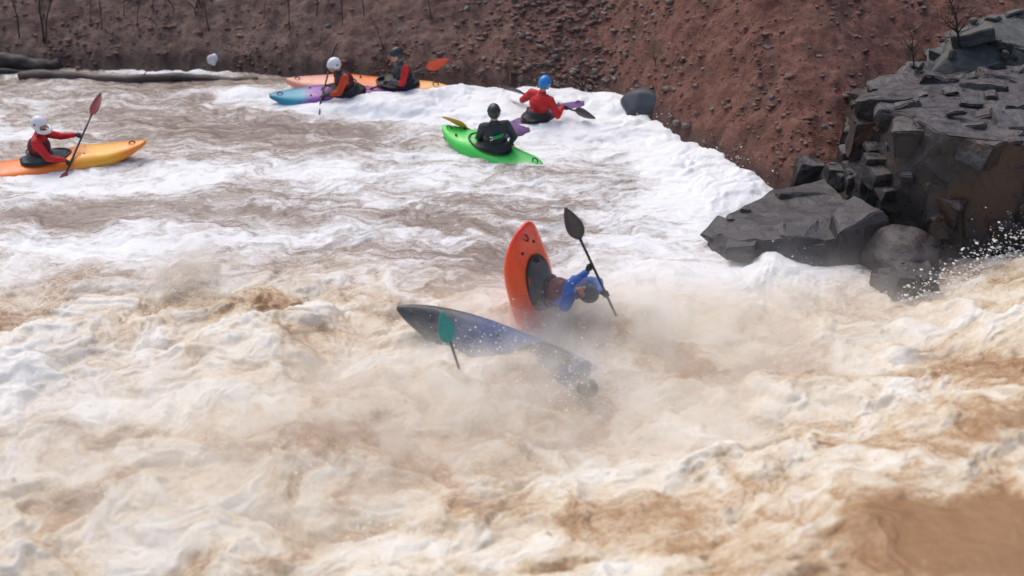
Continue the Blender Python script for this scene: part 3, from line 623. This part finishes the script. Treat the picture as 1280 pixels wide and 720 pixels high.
# ------------------------------------------------------------------ people
def ball(bm, c, r, M=None, sub=2):
    S = Matrix.Diagonal((*r, 1)) if isinstance(r, (tuple, list)) else Matrix.Scale(r, 4)
    bmesh.ops.create_icosphere(bm, subdivisions=sub, radius=1, matrix=Matrix.Translation(c) @ (M.to_4x4() if M else Matrix()) @ S)
def limb(bm, a, b, r0, r1, n=None):
    a, b = Vector(a), Vector(b); n = n or max(2, int((b - a).length / (min(r0, r1) * .45)))
    for i in range(n + 1): ball(bm, a.lerp(b, i / n), r0 + (r1 - r0) * i / n)
def person(label, M, HL, HR, shaft, lean=.15, side=0.0, twist=0.0, hyaw=0.0, hpitch=.1, jacket=M_RED, vest=M_MAROON, helmet=M_WHITEH, full=False,
           skirt=M_SKIRT, gloves=True, sleeve=None, visor=False, logo=False, tdir=None, leg=1.0, group='paddlers'):
    root = empty('person', M, label, 'person', group)
    V = Vector; pel = V((-.10, 0, .13))
    Rt = Matrix.Rotation(side, 3, 'X') @ Matrix.Rotation(lean, 3, 'Y')
    if tdir is not None: Rt = V((0, 0, 1)).rotation_difference(V(tdir).normalized()).to_matrix()
    d = Rt @ V((0, 0, 1)); Rs = Rt @ Matrix.Rotation(twist, 3, 'Z')
    f, s = Rs @ V((1, 0, 0)), Rs @ V((0, 1, 0))
    waist = pel + d * .15; chest = pel + d * .34; nb = pel + d * .50
    sh = {1: nb - d * .045 + s * .185, -1: nb - d * .045 - s * .185}
    Rh = (Rt if tdir is not None else Matrix.Rotation(side * .6, 3, 'X')) @ Matrix.Rotation(hyaw + twist * .7, 3, 'Z') @ Matrix.Rotation(hpitch, 3, 'Y')
    hd = nb + d * .075 + Rh @ V((.025, 0, .115))
    hands = {1: V(HL), -1: V(HR)}; elb, wr = {}, {}
    sv = (V(shaft)).normalized()
    for g in (1, -1):
        ax_ = hands[g] - sh[g]; n = ax_.length
        if n > .57: hands[g] = hands[g] if False else sh[g] + ax_ * (.57 / n); n = .57; ax_ = hands[g] - sh[g]
        u = ax_ / n; wr[g] = hands[g] - u * .075; q = wr[g] - sh[g]; n = min(q.length, .535); u = q.normalized()
        la, lb = .285, .255; x_ = (la * la - lb * lb + n * n) / (2 * n); h = math.sqrt(max(1e-4, la * la - x_ * x_))
        pole = (-d * .8 + s * g * .7 - f * .2); pole = (pole - u * pole.dot(u)).normalized(); elb[g] = sh[g] + u * x_ + pole * h
    # --- body, one surface
    bm = bmesh.new()
    ball(bm, pel, (.13, .17, .12), Rs); ball(bm, waist, (.105, .145, .13), Rs); ball(bm, chest, (.12, .165, .16), Rs); ball(bm, nb - d * .06, (.085, .155, .075), Rs)
    limb(bm, nb - d * .03, hd - Rh @ V((.02, 0, .04)), .06, .055)
    ball(bm, hd, (.098, .077, .118), Rh, 3); ball(bm, hd + Rh @ V((.030, 0, -.062)), (.062, .055, .055), Rh)
    limb(bm, hd + Rh @ V((.092, 0, .015)), hd + Rh @ V((.112, 0, -.022)), .011, .016); ball(bm, hd + Rh @ V((.088, 0, -.062)), (.014, .026, .010), Rh)
    ball(bm, hd + Rh @ V((.078, 0, -.098)), (.022, .026, .018), Rh); ball(bm, hd + Rh @ V((.082, 0, .034)), (.018, .05, .012), Rh)
    for g in (1, -1):
        ball(bm, hd + Rh @ V((-.005, g * .080, -.005)), (.022, .009, .032), Rh)
        limb(bm, nb - d * .05 + s * g * .1, sh[g], .07, .062); limb(bm, sh[g], elb[g], .058, .044); limb(bm, elb[g], wr[g], .043, .029)
        hip = pel + V((.02, g * .09, -.03)); kn = V((.42 * leg, g * .17, .13)); an = V((.80 * leg - .05, g * .10, .02 - .06 * (leg < 1)))
        limb(bm, hip, kn, .085, .06); limb(bm, kn, an, .055, .04); limb(bm, an, an + V((.1 * leg, g * .02, .08 * leg)), .035, .028)
        # hand: palm beside the shaft, fingers curl around it, thumb closes from the other side
        u = (hands[g] - wr[g]).normalized(); k = sv; o_ = (u - k * u.dot(k)); o_ = o_.normalized() if o_.length > .1 else d
        c = k.cross(o_); ctr = hands[g]; limb(bm, wr[g], ctr - o_ * .03, .028, .03)
        ball(bm, ctr - o_ * .028, .032)
        for j, (r_, a1) in enumerate(((.0085, 3.6), (.009, 3.9), (.0088, 3.7), (.0075, 3.2))):
            off = k * ((j - 1.5) * .0205); prev = ctr - o_ * .03 + off + c * .018
            for st in range(9):
                an_ = 2.2 - a1 * st / 8; p = ctr + off + (o_ * -math.cos(an_ + .6) + c * math.sin(an_ + .6)) * .0285
                limb(bm, prev, p, r_, r_ * .96, 2); prev = p
        th = ctr - o_ * .03 - k * .03 - c * .012; limb(bm, th, ctr - c * .03 - k * .026 + o_ * .002, .012, .0105); limb(bm, ctr - c * .03 - k * .026 + o_ * .002, ctr - c * .02 - k * .01 + o_ * .024, .0105, .009)
    me = remeshed(bm, .0085, 1)
    v = coords(me); mi = np.zeros(len(me.polygons), np.int32)
    cen = np.empty(len(me.polygons) * 3, np.float32); me.polygons.foreach_get('center', cen); cen = cen.reshape(-1, 3)
    def near(p, r): return np.linalg.norm(cen - np.array(p), axis=1) < r
    for g in (1, -1): mi[near(hd + Rh @ V((.090, g * .032, .012)), .0135)] = 1
    rel = (cen - np.array(hd)) @ np.array(Rh); mi[(np.abs(rel[:, 2] + .063) < .007) & (np.abs(rel[:, 1]) < .026) & (rel[:, 0] > .07)] = 2
    if gloves:
        for g in (1, -1): mi[near(hands[g], .075)] = 3
    mi[((cen - np.array(pel)) @ np.array(d) < .08) & (mi == 0) & (np.abs(rel[:, 2]) > .3)] = 4
    o = link('body', me, [M_SKIN, M_EYE, M_LIP, M_GLOVE, M_TROUSER], root); me.polygons.foreach_set('material_index', mi)
    # --- jacket
    bm = bmesh.new()
    ball(bm, pel + d * .05, (.145, .185, .12), Rs); ball(bm, waist, (.128, .17, .14), Rs); ball(bm, chest, (.142, .188, .17), Rs); ball(bm, nb - d * .06, (.105, .17, .085), Rs); limb(bm, nb - d * .03, nb + d * .035, .078, .070)
    for g in (1, -1):
        limb(bm, nb - d * .05 + s * g * .1, sh[g], .088, .080); limb(bm, sh[g], elb[g], .078, .060); limb(bm, elb[g], wr[g] - (wr[g] - elb[g]) * .06, .060, .043)
    me = remeshed(bm, .014, 2); v = coords(me); v += normals(me) * (.010 * noise3(v * 1.0, 11, 7, 3) + .006 * noise3(v, 26, 9, 2))[:, None]
    me.vertices.foreach_set('co', v.astype(np.float32).ravel()); me.update()
    o = link('jacket', me, [jacket, sleeve or jacket], root)
    if sleeve:
        cen = np.empty(len(me.polygons) * 3, np.float32); me.polygons.foreach_get('center', cen); cen = cen.reshape(-1, 3)
        lat = np.abs((cen - np.array(nb)) @ np.array(s)); me.polygons.foreach_set('material_index', (lat > .17).astype(np.int32))
    # --- buoyancy vest with shoulder straps and belt
    if vest:
        bm = bmesh.new(); ball(bm, chest - d * .04 + f * .035, (.145, .175, .17), Rs); ball(bm, chest - d * .04 - f * .035, (.145, .175, .17), Rs); ball(bm, waist + d * .04, (.15, .185, .09), Rs)
        for g in (1, -1): limb(bm, nb - d * .07 + s * g * .10 + f * .07, nb + d * .005 + s * g * .105, .045, .04); limb(bm, nb + d * .005 + s * g * .105, nb - d * .07 + s * g * .10 - f * .07, .04, .045)
        me = remeshed(bm, .016, 2); v = coords(me); v += normals(me) * (.006 * noise3(v, 14, 5, 2))[:, None]; me.vertices.foreach_set('co', v.astype(np.float32).ravel())
        vo = link('buoyancy_vest', me, vest, root)
        bm = bmesh.new(); c0 = waist + d * .05; tube_bm(bm, [c0 + f * (.185 * math.cos(a_)) + s * (.20 * math.sin(a_)) for a_ in np.linspace(0, 2 * math.pi, 29)], .016, 6); bm_obj('belt', bm, M_STRAP, vo)
    # --- spray deck
    bm = bmesh.new(); rings = []; n = 36
    for i in range(7):
        t_ = i / 6; e = t_**.7; ring = []
        for k in range(n):
            a_ = 2 * math.pi * k / n
            p0 = V((.03 + .40 * math.cos(a_), .235 * math.sin(a_), .238 + .010 * math.sin(a_ * 5))); p1 = pel + d * .20 + f * (.155 * math.cos(a_)) + s * (.195 * math.sin(a_))
            q_ = p0.lerp(p1, t_**.8); ring.append(bm.verts.new(q_.lerp(p0 + (q_ - p0) - V((0, 0, (q_ - p0).z * .8)), 1 - t_**1.6)))
        rings.append(ring)
    for r0, r1 in zip(rings, rings[1:]):
        for k in range(n): bm.faces.new((r0[k], r0[(k + 1) % n], r1[(k + 1) % n], r1[k]))
    bm.faces.new(rings[0]); bm.faces.new(rings[-1]); bm_obj('spray_deck', bm, skirt, root)
    # --- helmet
    H = Matrix.Translation(hd + Rh @ V((-.004, 0, .018))) @ Rh.to_4x4()
    bm = bmesh.new(); nu, nv_ = 40, 20; outer, inner = [], []
    for i in range(nv_ + 1):
        ro, ri = [], []
        for k in range(nu):
            a_ = 2 * math.pi * k / nu; ca = math.cos(a_)
            low = math.radians(8 if ca > .55 else (-40 if ca < .1 else 8 - 48 * (.55 - ca) / .45))
            el = math.radians(90) + (low - math.radians(90)) * i / nv_
            p = V((math.cos(el) * math.cos(a_), math.cos(el) * math.sin(a_), math.sin(el)))
            br = 1 + (.10 if (i == nv_ and ca > .5) else 0)
            ro.append(bm.verts.new(H @ V((p.x * .128 * br, p.y * .106 * br, p.z * .128)))); ri.append(bm.verts.new(H @ V((p.x * .116, p.y * .094, p.z * .116))))
        outer.append(ro); inner.append(ri)
    for rr in (outer, inner):
        for r0, r1 in zip(rr, rr[1:]):
            for k in range(nu): bm.faces.new((r0[k], r0[(k + 1) % nu], r1[(k + 1) % nu], r1[k]))
    for k in range(nu): bm.faces.new((outer[-1][k], outer[-1][(k + 1) % nu], inner[-1][(k + 1) % nu], inner[-1][k]))
    bmesh.ops.remove_doubles(bm, verts=bm.verts, dist=.0008)
    ho = bm_obj('helmet', bm, helmet, root)
    if full:
        bm = bmesh.new(); pts = [H @ V((.05 + .112 * math.cos(a_) , .108 * math.sin(a_), -.105 + .02 * (1 - math.cos(a_)))) for a_ in np.linspace(-1.75, 1.75, 17)]
        tube_bm(bm, pts, [.035] + [.032] * 15 + [.035], 10)
        for g in (1, -1): tube_bm(bm, [H @ V((.02, g * .102, .0)), H @ V((.03, g * .108, -.05)), H @ V((.04, g * .106, -.10))], [.03, .032, .034], 8)
        bm_obj('chin_guard', bm, helmet, ho)
    else:
        bm = bmesh.new(); tube_bm(bm, [hd + Rh @ V((.0, .092, -.03)), hd + Rh @ V((.03, .07, -.085)), hd + Rh @ V((.055, 0, -.122)), hd + Rh @ V((.03, -.07, -.085)), hd + Rh @ V((.0, -.092, -.03))], .007, 6); bm_obj('chin_strap', bm, M_STRAP, ho)
    for g in (1, -1):
        bm = bmesh.new(); bmesh.ops.create_uvsphere(bm, u_segments=12, v_segments=6, radius=1, matrix=H @ Matrix.Translation((-.02, g * .102, .02)) @ Matrix.Diagonal((.022, .008, .015, 1)))
        bm_obj('vent_plug', bm, M_BLACK, ho)
    if logo:                                                          # green stripe and white ring on the back
        for kind_ in ('stripe', 'ring'):
            bm = bmesh.new()
            if kind_ == 'stripe':
                for ci in range(9):
                    for (w0, w1) in ((-.02, .02),):
                        pass
                cols = []
                for ci in range(9):
                    yv = .055 - .17 * ci / 8
                    cols.append([bm.verts.new(chest - f * (.186 - .9 * (yv * yv)) + s * yv + d * (zv + .03 * ci / 8)) for zv in (-.03 + .02 * (ci == 8), .028)])
                for c0, c1 in zip(cols, cols[1:]): bm.faces.new((c0[0], c1[0], c1[1], c0[1]))
                bmesh.ops.solidify(bm, geom=bm.faces[:], thickness=.004); bm_obj('printed_stripe', bm, M_GREENLOGO, root)
            else:
                tube_bm(bm, [chest - f * .183 + s * (.085 + .022 * math.cos(a_)) + d * (-.005 + .03 * math.sin(a_)) for a_ in np.linspace(.7, 5.6, 16)], .006, 6); bm_obj('printed_mark', bm, M_WHITELOGO, root)
    root['sh'] = 0; del root['sh']
    return root

def inv(M, p): return M.inverted() @ Vector(p)

# 1 left: orange to yellow kayak, red jacket, white full face helmet, heading right
c1 = W(58, 206); b1_ = W(190, 199); M1 = frame(c1 + Vector((.03, -.05, -.06)), (b1_ - c1) + Vector((0, .10, .14)), (0, -.12, 1))
m1 = kayak_mat('orange_yellow_plastic', [(.0, (.80, .16, .015)), (.62, (.82, .20, .02)), (.76, (.84, .36, .03)), (.86, (.82, .42, .03)), (1, (.82, .26, .02))], 2.75)
kayak('kayak', 'orange kayak with yellow bow heading right at the left edge', M1, 3.0, .66, m1, rise=.22, cock=-.08)
HL, HR = inv(M1, P(100, 173, c1.y + .25)), inv(M1, P(78, 200, c1.y - .30))
HL, HR = Vector((.64, .12, .44)), Vector((.42, -.30, .20))
paddle('dark paddle with dull red blades held by the paddler at the left edge', M1, HR, HL, M_REDB, 1.9, .6, mat2=M_REDB, off=.12, bw=.6)
person('paddler in red jacket and white full face helmet facing right at the left edge', M1, HL, HR, HL - HR, .26, 0, -.15, -.25, .12, M_RED, M_MAROON, M_WHITEH, True, M_TEALSKIRT)

# 2 purple and teal kayak, bow left, white helmet
c2 = W(432, 124); b2_ = W(330, 131); M2 = frame(c2 + Vector((0, 0, -.02)), (b2_ - c2), (0, -.25, 1))
m2 = kayak_mat('purple_teal_plastic', [(.0, (.14, .03, .14)), (.5, (.26, .05, .28)), (.74, (.22, .07, .36)), (.85, (.02, .30, .42)), (1, (.02, .22, .36))], 2.7)
kayak('kayak', 'purple kayak with teal bow pointing left behind the foam', M2, 2.7, .64, m2, rise=.2)
HL, HR = Vector((.44, .24, .24)), Vector((.26, -.30, .44))
paddle('dark paddle held low by the white helmeted paddler in the purple kayak', M2, HR, HL, M_GREYC, 1.9, .9)
person('paddler in open white helmet bending forward in the purple kayak', M2, HL, HR, HL - HR, .38, 0, .35, .1, .35, M_BLACKC, M_MAROON, M_WHITEH, False, M_SKIRT, True, sleeve=M_ORANGEC)

# 3 orange kayak behind it, paddler in red with dark helmet
c3 = W(499, 116, .1); b3 = W(350, 116, .1); M3 = frame(c3 + Vector((0, .25, -.08)), (b3 - c3) + Vector((0, .25, 0)), (0, -.25, 1))
m3 = kayak_mat('orange_tan_plastic', [(.0, (.75, .40, .12)), (.28, (.75, .38, .10)), (.42, (.80, .24, .03)), (.75, (.8, .2, .03)), (1, (.62, .26, .18))], 3.0)
kayak('kayak', 'long orange kayak with tan stern floating behind the purple kayak', M3, 3.0, .62, m3, rise=.16, cock=-.62)
bl3 = P(549, 79, M3.translation.y - .30); d3 = Vector((.80, -.05, .32)).normalized(); k3 = bl3 - d3 * .80
HR, HL = inv(M3, k3 - d3 * .26), inv(M3, k3 + d3 * .22)
paddle('paddle with orange red blade raised by the paddler in the long orange kayak', M3, HR, HL, M_ORANGEB, 1.95, 1.5, bw=.9)
person('paddler in red jacket and dark helmet in the long orange kayak near the bank', M3, HR, HL, HL - HR, .12, 0, .75, .3, .05, M_GREYC, M_BLACKC, M_BLACKH, False, M_SKIRT, True, sleeve=M_RED)

# 4 dark purple kayak in the foam, blue helmet, red jacket
c4 = W(669, 150, .1); M4 = frame(c4 + Vector((.04, .08, -.16)), (.75, .75, .0), (.1, -.1, 1))
m4 = kayak_mat('dark_purple_plastic', [(.0, (.12, .05, .16)), (.5, (.17, .08, .22)), (1, (.2, .1, .26))], 2.5)
kayak('kayak', 'dark purple kayak half buried in white foam under the blue helmeted paddler', M4, 2.3, .62, m4, rise=.14)
HL, HR = Vector((.26, .42, .34)), Vector((.34, -.30, .40))
paddle('dark paddle held across the half buried purple kayak', M4, HR, HL, M_DARKB, 1.9, .7)
person('paddler in red jacket and blue helmet seen from behind in white foam', M4, HL, HR, HL - HR, .22, 0, .2, .2, .1, M_RED, None, M_BLUEH, False, M_SKIRT, True)

# 5 green kayak, dark jacket seen from behind
c5 = W(622, 184, .1); b5 = W(556, 168, .1); M5 = frame(c5 + Vector((-.10, -.02, -.14)), (b5 - c5) + Vector((0, 0, .13)), (.05, -.22, 1))
m5 = kayak_mat('bright_green_plastic', [(.0, (.04, .46, .08)), (.5, (.06, .60, .09)), (1, (.08, .66, .10))], 2.3, .12)
kayak('kayak', 'bright green kayak angled across the foam with its bow lifted left', M5, 1.95, .64, m5, rise=.2)
d5 = Vector((-.86, .12, .44)).normalized(); k5 = P(568, 152, M5.translation.y + .45) - d5 * .82
HL, HR = inv(M5, k5 + d5 * .30), inv(M5, k5 - d5 * .28)
paddle('paddle with yellow blade held by the paddler in the green kayak', M5, HR, HL, M_YELLOWB, 1.95, 1.0)
person('paddler in charcoal jacket with green print on the back in the green kayak', M5, HL, HR, HL - HR, .10, 0, -.85, -.3, .05, M_BLACKC, None, M_BLACKH, False, M_SKIRT, True, logo=True)

# 6 orange kayak standing on end in the drop
M6 = frame(W(656, 352, .56), (-.27, -.15, .95), (.80, -.58, .10))
m6 = kayak_mat('flame_orange_plastic', [(.0, (.88, .075, .025)), (.6, (.90, .11, .02)), (.85, (.90, .075, .02)), (1, (.85, .04, .03))], 2.1, .12)
kayak('kayak', 'flame orange kayak standing on end with nose up in the drop', M6, 2.3, .74, m6, rise=.24, cock=.28, full_=.5, fp=4.2)
HL, HR = Vector((.42, .20, .62)), Vector((.18, -.40, .56))
ch6 = M6.translation + Vector((.86, -.42, .12)).normalized() * .36
tp, bt = P(708, 262, ch6.y - .16), P(738, 326, ch6.y - .20)
A6, B6 = inv(M6, bt), inv(M6, tp); dd = (B6 - A6).normalized(); cen6 = B6 - dd * .95
paddle('dark grey paddle blade raised above the capsizing paddler beside the upended orange kayak', M6, cen6 - dd * .3, cen6 + dd * .3, M_DARKB, 1.9, 2.2)
person('paddler in blue jacket thrown sideways out of the upended orange kayak', M6, cen6 + dd * .20, cen6 - dd * .22, dd, .35, .30, .2, .1, .1, M_BLUE, M_MAROON, M_GREYH, False, skirt=M_GREYC, gloves=True, leg=.6, tdir=M6.to_3x3().inverted() @ Vector((.86, -.42, .12)))

# 7 dark blue kayak on its side in the froth
bw = W(501, 389, .36); ck = W(690, 462, -.10); M7 = frame(ck, bw - ck, (.40, -.75, .42))
m7 = kayak_mat('navy_blue_plastic', [(.0, (.03, .09, .40)), (.45, (.03, .085, .36)), (.62, (.035, .09, .28)), (.82, (.04, .08, .20)), (1, (.015, .018, .028))], 2.9, .8)
kayak('kayak', 'navy blue kayak lying on its side in the brown froth', M7, 3.0, .56, m7, rise=.12, cock=-.45)
person('paddler in dark helmet sinking into the froth below the navy kayak', M7, inv(M7, W(660, 490, -.35)), inv(M7, W(720, 520, -.35)), (0, 1, 0), 0, 0, 0, 0, .1, M_NAVY, M_NAVY, M_BLACKH, False, skirt=M_SKIRT, gloves=True, tdir=M7.to_3x3().inverted() @ (W(766, 507, .20) - ck))
A7, B7 = W(571, 452, .30), W(552, 393, .95) + Vector((0, -.5, 0)) * 0; d7 = (B7 - A7).normalized(); c7 = B7 - d7 * .97
paddle('teal bladed paddle standing out of the froth in front of the navy kayak', Matrix.Translation(c7), d7 * -.3, d7 * .3, M_TEALB, 1.95, 1.7)

# ------------------------------------------------------------------ spray and mist
def drops(src, n, sx, sy, h, smin, smax, seed):
    rs = np.random.RandomState(seed); x_ = src.x + rs.normal(0, sx, n); y_ = src.y + rs.normal(0, sy, n); z_, f_, r_ = river(x_, y_)
    hh = np.abs(rs.normal(0, 1, n)) * h * np.exp(-(((x_ - src.x) / (2 * sx))**2)); return np.stack([x_, y_, z_ + hh], -1), smin + (smax - smin) * rs.uniform(0, 1, n)**3
allp, alls = [], []
for i, (px, py, n, sx, sy, h, a_, b_) in enumerate([(1165, 360, 260, .28, .1, .22, .005, .022), (1215, 345, 260, .3, .12, .28, .005, .024), (1265, 335, 260, .3, .12, .34, .005, .026), (1000, 345, 200, .35, .1, .2, .004, .014),
        (690, 400, 700, .45, .2, .30, .003, .014), (235, 350, 420, .35, .2, .32, .003, .010), (930, 200, 260, .5, .3, .14, .004, .016), (850, 150, 220, .5, .3, .12, .004, .014), (720, 112, 160, .9, .15, .10, .004, .012), (740, 475, 900, .35, .25, .26, .003, .015), (620, 440, 500, .6, .15, .2, .003, .012), (560, 470, 300, .7, .3, .25, .003, .009), (850, 420, 300, .9, .3, .3, .003, .010), (1050, 440, 300, .8, .4, .3, .003, .010), (400, 560, 300, .9, .5, .25, .003, .008), (900, 600, 300, 1., .5, .25, .003, .008)]):
    p, s = drops(W(px, py, .2), n, sx, sy, h, a_, b_, 300 + i); allp.append(p); alls.append(s)
rs = np.random.RandomState(77); n_ = 60000; y_ = rs.uniform(6.5, 15.2, n_); x_ = rs.uniform(-1, 1, n_) * (1.5 + .47 * y_); z_, f_, r_ = river(x_, y_)
cl = sstep(-.05, .35, fbm(x_ * 1.7, y_ * 1.7, 3, 402)); k = rs.uniform(0, 1, n_) < r_ * sstep(.35, .8, f_) * (.12 + cl)
allp.append(np.stack([x_, y_, z_ + np.abs(rs.normal(0, 1, n_)) * (.02 + .16 * cl)], -1)[k]); alls.append((.0025 + .010 * rs.uniform(0, 1, n_)**4)[k])
tag(link('spray_drops', clod_mesh(np.concatenate(allp), np.concatenate(alls), 9, 1), M_DROP), 'white drops of spray thrown off the rapid', 'spray', kind='stuff')

M_MIST = bpy.data.materials.new('mist'); M_MIST.use_nodes = True; nt = M_MIST.node_tree; nt.nodes.remove(nt.nodes['Principled BSDF']); t = NT(M_MIST)
pv = t.n('ShaderNodeVolumePrincipled', {'Color': (1.0, .975, .92, 1), 'Anisotropy': .0})
pos = t.n('ShaderNodeNewGeometry').outputs['Position']
nz_ = t.ramp(t.noise(pos, 2.6, 3, .65, .0), [(.40, g3(0)), (.64, g3(1))])
spx = t.n('ShaderNodeSeparateXYZ', {0: pos})
dens = None
for (px, py, rx, ry, a_, hz) in [(560, 490, 200, 40, 1.7, .38), (800, 398, 180, 30, 2.0, .38), (690, 400, 70, 14, 3.2, .40), (738, 392, 34, 9, 3.2, .60), (710, 470, 70, 24, 1.2, .36), (300, 570, 340, 110, 1.2, .34), (235, 345, 36, 16, 3.2, .40), (1040, 500, 330, 130, 1.5, .34), (780, 410, 60, 14, 2.2, .36)]:
    c = W(px, py, .15); s = (W(px + 10, py) - W(px, py)).length / 10; kk = abs(W(px, py + 6).y - W(px, py).y) / 6
    gx = t.math('POWER', t.math('DIVIDE', t.math('SUBTRACT', spx.outputs[0], c.x), rx * s), 2.0); gy = t.math('POWER', t.math('DIVIDE', t.math('SUBTRACT', spx.outputs[1], c.y), ry * kk), 2.0)
    gz = t.math('POWER', t.math('DIVIDE', t.math('MAXIMUM', t.math('SUBTRACT', spx.outputs[2], .1), 0.0), hz), 2.0)
    e = t.math('MULTIPLY', t.math('EXPONENT', t.math('MULTIPLY', t.math('ADD', t.math('ADD', gx, gy), gz), -1.0)), a_)
    dens = e if dens is None else t.math('ADD', dens, e)
t.l(t.math('MULTIPLY', dens, t.math('ADD', t.math('MULTIPLY', nz_, 1.3), .25)), pv.inputs['Density'])
t.l(pv.outputs[0], nt.nodes['Material Output'].inputs['Volume'])
bm = bmesh.new(); bmesh.ops.create_cube(bm, size=1, matrix=Matrix.Translation((.2, 11.3, .7)) @ Matrix.Diagonal((11.6, 8.6, 2.0, 1)))
tag(bm_obj('mist', bm, M_MIST, smooth=False), 'fine white mist hanging over the drop', 'mist', kind='stuff')
